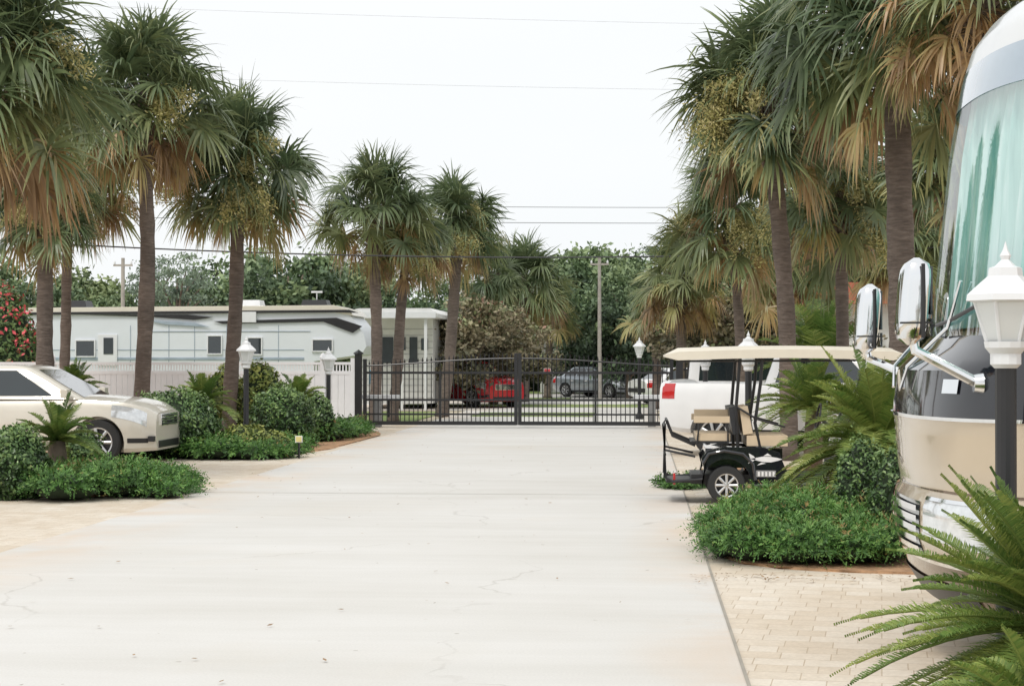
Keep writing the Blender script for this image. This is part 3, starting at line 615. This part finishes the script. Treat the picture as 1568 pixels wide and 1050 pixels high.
# ------------------------------------------------------------ golf cart
def golf_cart(loc,rotz=0,body="gloss_black"):
    mb=MB(); r=.235
    w=.58
    for wx in(.78,2.42):
        for s in(-1,1): wheel(mb,wx,s*(w-.09),r,.2,s,"rim",8,.62)
    arch=[(.78+.30*math.cos(a),.26+.30*math.sin(a)) for a in np.linspace(math.radians(200),math.radians(-15),16)]
    poly=[(.50,.45),(.47,.56),(.55,.66),(.75,.71),(1.25,.70),(1.42,.64),(1.5,.44),(1.6,.36),(2.0,.33),(2.0,.22),(1.12,.2)]
    a2=[(x,z) for x,z in arch if z>.2][::-1]
    poly=poly+a2
    mb.prism(poly,-w,-w+.16,body); mb.prism(poly,w-.16,w,body)
    mb.box((1.0,0,.56),(.95,2*w-.34,.24),body); mb.box((1.3,0,.30),(1.9,.85,.12),"black_plastic"); mb.box((1.85,0,.31),(.85,2*w-.1,.05),"carpet_grey")
    mb.tube([(.49,-w-.004,.5),(.56,-w-.012,.62),(.75,-w-.018,.66),(.98,-w-.012,.62),(1.1,-w-.004,.5),(1.13,-w,.3)],.022,body,6)
    mb.tube([(1.1,-w-.01,.23),(2.0,-w-.01,.26)],.028,"black_plastic",6)
    fp=[(2.0,.24),(2.05,.34),(2.15,.75),(2.22,.95),(2.42,.92),(2.75,.75),(2.88,.55),(2.9,.3),(2.72,.3),(2.62,.46),(2.42,.52),(2.22,.46),(2.14,.3)]
    mb.prism(fp,-w+.03,w-.03,body); mb.box((2.9,0,.32),(.08,.9,.12),"black_plastic")
    for s in(-1,1): mb.box((2.82,s*.38,.66),(.08,.18,.08),"head_glass")
    mb.box((1.28,0,.78),(.50,1.06,.13),"seat_vinyl")
    for s in(-1,1):
        mb.box((1.02,s*.27,1.03),(.12,.50,.34),"seat_vinyl",('Y',-.16),.86)
        mb.box((.88,s*.27,1.03),(.10,.50,.34),"black_plastic",('Y',-.16),.86)
    mb.box((.62,0,.82),(.42,.96,.09),"seat_vinyl"); mb.box((.58,0,.76),(.46,.98,.03),"black_plastic")
    mb.box((.62,0,1.09),(.44,.1,.12),"seat_vinyl"); 
    for s in(-1,1):
        mb.box((.6,s*.5,1.04),(.44,.07,.08),"seat_vinyl"); mb.tube([(.8,s*.5,.74),(.8,s*.5,1.02),(.45,s*.5,1.0),(.42,s*.5,.74)],.014,"black_metal",6)
    for s in(-1,1):
        y=s*.46
        mb.tube([(.40,y,.72),(.12,y,.84),(.05,y,1.02),(.02,y,.95),(.03,y,.32),(.12,y,.27),(.5,y,.3)],.02,"black_metal",7)
        mb.tube([(.03,y,.66),(.4,y,.58)],.016,"black_metal",6)
    for z,x in ((.32,.03),(.6,.028),(.95,.02),(1.02,.05)): mb.tube([(x,-.46,z),(x,.46,z)],.015,"black_metal",6)
    for yy in np.linspace(-.34,.34,5): mb.tube([(.03,yy,.32),(.028,yy,.6)],.009,"black_metal",5)
    mb.box((.26,0,.27),(.44,.9,.03),"black_plastic"); mb.box((.14,-.4,.3),(.03,.06,.14),"tail_red")
    n=18; xs=np.linspace(0,1,n); X0,X1=.02,2.98
    top=[];bot=[]
    for t in xs:
        x=X0+(X1-X0)*t; e=min(1,min(t,1-t)/.05)**.5; zc=1.86+.035*math.sin(t*math.pi)
        row=[];row2=[]
        for q in np.linspace(-1,1,11): row.append((x,q*.62,zc+.05*e*(1-abs(q)**4)-.03*(1-e)+.01)); row2.append((x,q*.62,zc-.095+.05*(1-e)))
        top.append(row);bot.append(row2)
    T=np.array(top);Bt=np.array(bot); mb.grid(T,"cart_roof"); mb.grid(Bt,"cart_roof")
    for a_,b__ in ((T[:,0],Bt[:,0]),(T[:,-1],Bt[:,-1]),(T[0],Bt[0]),(T[-1],Bt[-1])): mb.grid(np.stack([a_,b__]),"cart_roof")
    for s in(-1,1):
        y=s*.52
        mb.tube([(.92,y,.7),(.9,y,1.2),(.95,y,1.8)],.021,"black_metal",7); mb.tube([(1.2,y,.66),(1.13,y,1.0),(1.2,y,1.5),(1.22,y,1.8)],.021,"black_metal",7)
        mb.tube([(2.2,y,.93),(2.5,y,1.4),(2.62,y,1.8)],.017,"black_metal",7); mb.tube([(.2,y,1.76),(2.8,y,1.77)],.014,"black_metal",6)
        mb.tube([(.9,y,1.2),(1.15,y,1.05),(1.5,y,.95)],.015,"black_metal",6)
    mb.tube([(.95,-.52,1.77),(.95,.52,1.77)],.014,"black_metal",6)
    mb.tube([(2.2,-.25,.85),(1.95,-.25,1.05)],.02,"black_plastic",8)
    a=np.linspace(0,2*np.pi,25); mb.tube([(1.93+.03*math.sin(t)*1,-.25+.17*math.cos(t),1.07+.16*math.sin(t)) for t in a],.013,"black_plastic",6,False)
    mb.box((2.45,0,1.36),(.012,1.0,.03),"black_metal",('Y',.4))
    def poly(pts,y=-w-.006): mb.add([(x,y,z) for x,z in pts],[tuple(range(len(pts)))],"decal_white",0,False)
    cx,cz=1.26,.55
    def fp(pts): poly([(cx+a*.2,cz+b*.085) for a,b in pts])
    fp([(-1,.15),(-.6,.3),(-.15,.5),(.3,.45),(.7,.3),(1,.1),(.75,-.1),(.3,-.35),(-.2,-.3),(-.55,-.1)])
    fp([(-.62,.12),(-.75,.55),(-1.05,.95),(-.98,.35),(-.92,.1),(-1.1,-.55),(-.8,-.25)]); fp([(-.15,.58),(.1,.95),(.35,.55)]); fp([(-.3,-.38),(-.55,-.8),(.0,-.5)])
    mb.box((cx,-w-.003,cz-.17),(.24,.006,.08),"carpet_grey")
    for k in range(5): poly([(cx-.1+k*.045,cz-.2),(cx-.075+k*.045,cz-.2),(cx-.075+k*.045,cz-.145),(cx-.1+k*.045,cz-.145)],-w-.008)
    return mb.obj("golf_cart",loc,bevel=.016,rotz=rotz)
yg=float(G(1112,772)[1]); xg=XY(1015,yg)[0]
golf_cart((xg,yg+.58,0))
# ------------------------------------------------------------ big motorhome (right)
mb=MB(); yc=10.62; HWm=1.27
PZ=[.26,.34,.5,.73,.95,1.0,1.04,1.1,1.41,1.47,1.75,1.82,1.92,2.43,3.1,3.55,3.75,3.9,3.98,4.0]
PX=[1.98,1.80,1.70,1.62,1.62,1.65,1.66,1.64,1.62,1.60,1.64,1.74,1.84,1.90,1.97,2.05,2.11,2.22,2.45,2.9]
def fpx(z): return float(np.interp(z,PZ,PX))
def fs(y,z,off=0):
    q=min(.99999,abs(y/HWm)); A=.62
    return fpx(z)-off+A*(1-(1-q**2.4)**(1/2.4))
def fband(z0,z1,m,y0=-1,y1=1,off=0,nz=6,ny=40,fz0=None,fz1=None):
    P=[]
    for i in range(nz):
        row=[]
        for a in np.linspace(y0,y1,ny):
            y=HWm*math.sin(a*math.pi/2); lo=fz0(a) if fz0 else z0; hi=fz1(a) if fz1 else z1; z=lo+(hi-lo)*i/(nz-1)
            row.append((fs(y,z,off),yc+y*(1+off*.5),z))
        P.append(row)
    mb.grid(P,m)
fband(.26,.62,"brown_paint",nz=8); fband(.62,1.46,"beige_paint",nz=16); fband(1.46,1.93,"gloss_black",nz=8)
fband(3.6,4.0,"cap_white",nz=14); fband(1.93,3.6,"windshield",-.9,.9,nz=16); fband(3.36,3.6,"tint_glass",-.9,.9,off=.004,nz=5)
fband(1.93,3.6,"gloss_black",-1,-.9,nz=16,ny=6); fband(1.93,3.6,"gloss_black",.9,1,nz=16,ny=6)
fband(.25,.30,"chrome",off=.03,nz=3)
P=[]
for z in np.linspace(1.98,3.58,14):
    P.append([(fs(HWm*math.sin(a*math.pi/2),z)+.12+.028*math.sin(a*70)+.014*math.sin(a*31+z),yc+HWm*math.sin(a*math.pi/2)*.96,z) for a in np.linspace(-.88,.88,260)])
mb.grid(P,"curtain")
mb.box((3.1,yc,1.9),(2.2,2.2,.05),"black_plastic"); 
for k in range(4):
    fband(0,0,"brown_paint",.02+k*.06,.55,off=.004,nz=3,ny=22,fz0=lambda a,k=k:1.14+.05*k+.14*math.sin((a+.1*k)*3.2),fz1=lambda a,k=k:1.14+.05*k+.14*math.sin((a+.1*k)*3.2)+.03*math.sin(max(0,min(1,(a-.02-k*.06)/.53))*math.pi))
hz0=lambda a:.72+.1*(1-abs(a))
hz1=lambda a:.98
for s in(-1,1):
    y0,y1=(.3,.8) if s>0 else (-.84,-.3)
    fband(0,0,"head_glass",y0,y1,off=.014,nz=5,ny=16,fz0=hz0,fz1=hz1)
    fband(0,0,"chrome",y0,y1,off=.02,nz=2,ny=16,fz0=hz1,fz1=lambda a:hz1(a)+.02); fband(0,0,"chrome",y0,y1,off=.02,nz=2,ny=16,fz0=lambda a:hz0(a)-.02,fz1=hz0)
    fband(.8,.86,"amber",(y1 if s>0 else y0)-.02,(y1 if s>0 else y0)+.03,off=.018,nz=2,ny=4)
for k in range(5): fband(.66+k*.06,.695+k*.06,"chrome",-.24,.24,off=.02,nz=2,ny=20)
fband(.65,.96,"mirror_grey",-.25,.25,off=.006,nz=5,ny=20)
fband(.61,.63,"chrome",off=.012,nz=2); fband(1.445,1.465,"chrome",off=.008,nz=2); fband(1.03,1.045,"brown_paint",off=.006,nz=2)
fband(.36,.5,"black_plastic",-.55,.55,off=.01,nz=3); 
for s in(-1,1):
    P=[(fs(HWm*y,z,.035),yc+HWm*y,z) for y,z in ((s*.12,1.62),(s*.2,1.75),(s*.3,1.98),(s*.42,2.25))]; mb.tube(P,.011,"chrome",6)
    P=[(fs(HWm*y,z,.03),yc+HWm*y,z) for y,z in ((s*.05,2.0),(s*.3,2.02),(s*.62,2.1))]; mb.tube(P,.012,"black_plastic",6)
    fband(1.6,1.68,"chrome",s*.5-.05,s*.5+.05,off=.01,nz=3,ny=5)
XE=13.0
for s in(-1,1):
    yy=yc+s*HWm
    for z0,z1,m in ((.4,.97,"beige_paint"),(.97,1.46,"beige_paint"),(1.46,1.93,"gloss_black"),(1.93,3.6,"cream_paint"),(3.6,3.9,"cap_white")):
        xs_=[max(fs(HWm,z,0),0) for z in (z0,z1)]
        mb.grid([[(xs_[0],yy,z0),(XE,yy,z0)],[(xs_[1],yy,z1),(XE,yy,z1)]],m)
    for a,b_ in ((2.95,4.2),(5.2,6.6),(8,9.4),(10.6,11.8)): mb.box(((a+b_)/2,yy+s*.012,2.45),(b_-a,.03,.75),"dark_glass")
    for xw in (4.6,9.8,10.9): 
        mb.lathe([(.001,.0),(.58,.0),(.6,.03)],(xw,yy-.01*s,.5),"black_plastic",24,'y'); wheel(mb,xw,yy-.08*s,.48,.26,s,"chrome",8)
    mb.grid([[(2.9,yy,3.9),(XE,yy,3.9)],[(2.9,yc,4.0),(XE,yc,4.0)]],"cap_white")
mb.grid([[(XE,yc-HWm,.4),(XE,yc+HWm,.4)],[(XE,yc-HWm,3.9),(XE,yc+HWm,3.9)]],"cream_paint"); mb.box((7.6,yc,.42),(10,2.3,.1),"black_plastic")
mb.box((6,yc,4.12),(1,.7,.25),"cap_white"); mb.box((10,yc,4.12),(1,.7,.25),"cap_white")
def mir(px,py0,py1,D,wpx,s,ax,az):
    c=W(px,(py0+py1)/2,D); h=(py1-py0)*D/F; w=wpx*D/F
    P=[]
    for t in np.linspace(0,1,15):
        z=c[2]-h/2+h*t; k=max(.05,1-abs(2*t-1)**7)**.5; lean=.018*(2*t-1)
        P.append([(c[0]+lean+w/2*k*np.sign(math.cos(a))*abs(math.cos(a))**.5,c[1]+.13*k*np.sign(math.sin(a))*abs(math.sin(a))**.6,z) for a in np.linspace(0,2*np.pi,25)])
    mb.grid(P,"chrome"); mb.grid([[ (c[0],c[1],c[2]-h/2) for _ in range(25)],P[0]],"chrome"); mb.grid([P[-1],[(c[0],c[1],c[2]+h/2) for _ in range(25)]],"chrome")
    mb.box((c[0]+w/2+.004,c[1],c[2]+h*.12),(.012,.17,h*.55),"dark_glass"); mb.box((c[0]+w/2+.004,c[1],c[2]-h*.3),(.012,.17,h*.2),"dark_glass")
    mb.tube([(c[0]+w*.2,c[1]-.132,c[2]-h*.42),(c[0]+w*.22,c[1]-.136,c[2]),(c[0]+w*.2,c[1]-.132,c[2]+h*.42)],.012,"black_plastic",6); mb.box((c[0],c[1],c[2]-h*.25),(w*1.03,.27,.010),"black_plastic")
    e=np.array([ax,yc+s*HWm*.86,az]); b0=np.array([c[0],c[1],c[2]-h/2+.02]); k1=b0+np.array([.01,0,-.05]); k2=b0+(e-b0)*.3+[0,0,-.03]
    mb.tube([b0,k1,k2,e],[.024,.028,.028,.032],"chrome",10); mb.lathe([(.001,-.03),(.05,-.03),(.06,.02),(.001,.03)],e,"chrome",14,'x')
mir(1398,395,528,9.35,46,-1,fs(HWm*.86,1.66),1.66); mir(1328,435,542,11.75,36,1,fs(HWm*.86,1.66),1.66)
mb.obj("motorhome",ang=35)
# ------------------------------------------------------------ white travel trailer behind fence
mb=MB(); D=52; x0,y=XY(36,D); x1=XY(566,D)[0]; y=y+.2
z=lambda py:1.8+(548-py)*D/F
poly=[(x0,.7),(x0,z(480)),(x0+.15,z(474)),(x1-1.0,z(472)),(x1-.55,z(480)),(x1-.1,z(510)),(x1,z(530)),(x1-.15,1.9),(x1-1.6,1.7),(x1-1.7,.7)]
mb.prism(poly,y,y+2.5,"trailer_side")
rp=[(x0-.05,z(487)),(x0-.05,z(478)),(x0+.1,z(471)),(x1-1.0,z(468)),(x1-.5,z(476)),(x1-.4,z(484)),(x1-1.1,z(478)),(x0+.2,z(481))]
mb.prism(rp,y-.05,y+2.55,"cream_paint")
def sb(px0,px1,py0,py1,m,t=.03):
    a=XY(px0,D)[0];b_=XY(px1,D)[0]; mb.box(((a+b_)/2,y-t/2-.003,(z(py0)+z(py1))/2),(b_-a,t,abs(z(py0)-z(py1))),m)
for a,b_,p0,p1 in ((116,144,522,545),(322,342,515,541),(384,404,518,542),(484,513,521,537)):
    sb(a,b_,p0,p1,"dark_glass",.03); 
    for e in ((a-2,a,p0-2,p1+2),(b_,b_+2,p0-2,p1+2),(a,b_,p0-2,p0),(a,b_,p1,p1+2)): sb(*e,"white_vinyl",.05)
sb(150,180,512,560,"white_vinyl",.04); sb(159,174,517,542,"house_dark",.06)
def sw(pts,m="black_plastic",t=.06): 
    mb.prism([(XY(a,D)[0],z(b)) for a,b in pts],y-t,y-t+.03,m)
sw([(130,482),(290,482),(330,486),(300,490),(230,485)]); sw([(225,490),(300,494),(325,501),(255,497)],"trailer_stripe"); sw([(330,492),(520,487),(560,500),(545,510),(500,493),(345,496)]); sw([(40,478),(540,475),(555,480),(530,479),(40,482)],"black_plastic",.09)
sb(40,470,547,551,"trailer_stripe",.02); sb(230,480,507,508,"trailer_stripe",.02); sb(60,470,535,536,"trailer_stripe",.014)
for pxs in (200,260,300,350,430): sb(pxs,pxs+1,498,560,"trailer_stripe",.012)
sb(362,397,478,494,"white_vinyl",.12)
for px,w in ((98,.9),(478,.9),(378,.7)): xx=XY(px,D)[0]; mb.box((xx,y+1.1,z(466)),(w,.8,.3),"black_plastic" if w>.8 else "white_vinyl",None,.8)
xx=XY(480,D)[0]; mb.tube([(xx,y+1,z(466)),(xx,y+1,z(448))],.02,"white_vinyl",6); mb.box((xx,y+1,z(446)),(.35,.05,.06),"white_vinyl")
for k in range(2): wheel(mb,x0+4+k*.9,y+.1,.36,.2,-1)
mb.obj("travel_trailer",bevel=.02)
mb=MB(); D=60
x0,y=XY(548,D); x1=XY(664,D)[0]
mb.box(((x0+x1)/2,y+3,z(490)/2+.2),(x1-x0,6,z(490)),"house_wall"); 
mb.prism([(x0-.4,z(488)),(x0-.4,z(482)),(x0+.3,z(474)),(x1+.1,z(474)),(x1+.35,z(482)),(x1+.35,z(488))],y-1.6,y+6.3,"house_wall")
mb.box(((x0+x1)/2,y-1.65,z(484)),(x1-x0+.6,.08,.22),"white_vinyl")
for px0,px1,p0,p1,m in ((585,603,516,556,"house_dark"),(609,622,516,536,"dark_glass"),(628,640,516,556,"house_dark"),(646,656,518,536,"dark_glass")):
    a=XY(px0,D)[0];b_=XY(px1,D)[0]; mb.box(((a+b_)/2,y-.02,(z(p0)+z(p1))/2),(b_-a,.05,z(p0)-z(p1)),m)
for px in (582,625,661): xx=XY(px,D)[0]; mb.box((xx,y-1.5,z(488)/2),(.1,.1,z(488)),"white_vinyl")
for k in range(12): mb.box(((x0+x1)/2,y-.012,.4+k*.22),(x1-x0,.02,.01),"carpet_grey")
mb.obj("mobile_home",bevel=.01)
mb=MB(); x,y=XY(1330,48); zt=1.8+(548-432)*48/F
mb.box((x,y+3,zt/2-.3),(3,5,zt-.6),"house_wall"); mb.prism([(x-1.8,zt-.6),(x-1,zt),(x+1.6,zt),(x+2,zt-.6)],y,y+6,"roof_red",False)
mb.box((x-1,y+.48,1.5),(1,.05,1),"dark_glass"); mb.obj("red_roof_house")
mb=MB(); x,y=XY(895,88); mb.box((x,y+2,1.6),(4.6,4,3.2),"house_wall"); mb.prism([(x-2.6,3.2),(x,4.2),(x+2.6,3.2)],y-.2,y+4.2,"house_wall"); 
for k in(-1.2,0,1.2): mb.box((x+k,y-.02,1.6),(.6,.06,1),"dark_glass")
mb.obj("white_house")
def sign(px,py,D,w,h,m):
    mb=MB(); x,y=XY(px,D); zt=1.8+(548-py)*D/F; mb.tube([(x,y,0),(x,y,zt)],.02,"black_metal",6); mb.box((x,y-.03,zt),(w,.02,h),m); mb.box((x,y-.02,zt),(w+.03,.012,h+.03),"decal_white"); mb.obj("yard_sign")
sign(573,577,50,.3,.4,"sign_blue"); sign(458,672,30.5,.1,.09,"sign_yellow"); sign(838,568,56,.2,.15,"tail_red")
# ------------------------------------------------------------ light
w=bpy.data.worlds.new("World"); scene.world=w; w.use_nodes=True; nt=w.node_tree
bg=nt.nodes["Background"]; sky=nt.nodes.new("ShaderNodeTexSky"); sky.sky_type='NISHITA'; sky.sun_disc=False
el,az=math.radians(58),math.radians(205)
sky.sun_elevation=el; sky.sun_rotation=az; sky.air_density=1.2; sky.dust_density=4
tc=nt.nodes.new("ShaderNodeTexCoord"); nz=nt.nodes.new("ShaderNodeTexNoise"); nz.inputs["Scale"].default_value=2.2; nz.inputs["Detail"].default_value=4
mp=nt.nodes.new("ShaderNodeMapping"); mp.inputs["Scale"].default_value=(1,1,3); nt.links.new(tc.outputs["Generated"],mp.inputs[0]); nt.links.new(mp.outputs[0],nz.inputs["Vector"])
cl=ramp(nt,nz.outputs["Fac"],[(.3,(.93,.96,.98)),(.7,(.985,.995,1))])
sc=nt.nodes.new("ShaderNodeVectorMath"); sc.operation='SCALE'; sc.inputs[3].default_value=9.5; nt.links.new(cl,sc.inputs[0])
mxx=mixc(nt,.93,sky.outputs[0],sc.outputs[0]); nt.links.new(mxx,bg.inputs[0]); bg.inputs[1].default_value=.112
sl=bpy.data.lights.new("sun","SUN"); sl.energy=1.5; sl.angle=math.radians(14); sl.color=(1,.96,.9)
so=bpy.data.objects.new("sun",sl); scene.collection.objects.link(so)
sd=Vector((math.cos(el)*math.sin(az),math.cos(el)*math.cos(az),math.sin(el)))
so.rotation_euler=sd.to_track_quat('Z','Y').to_euler(); so.location=(0,0,30)
scene.view_settings.view_transform='Standard'; scene.view_settings.look='None'; scene.view_settings.exposure=0
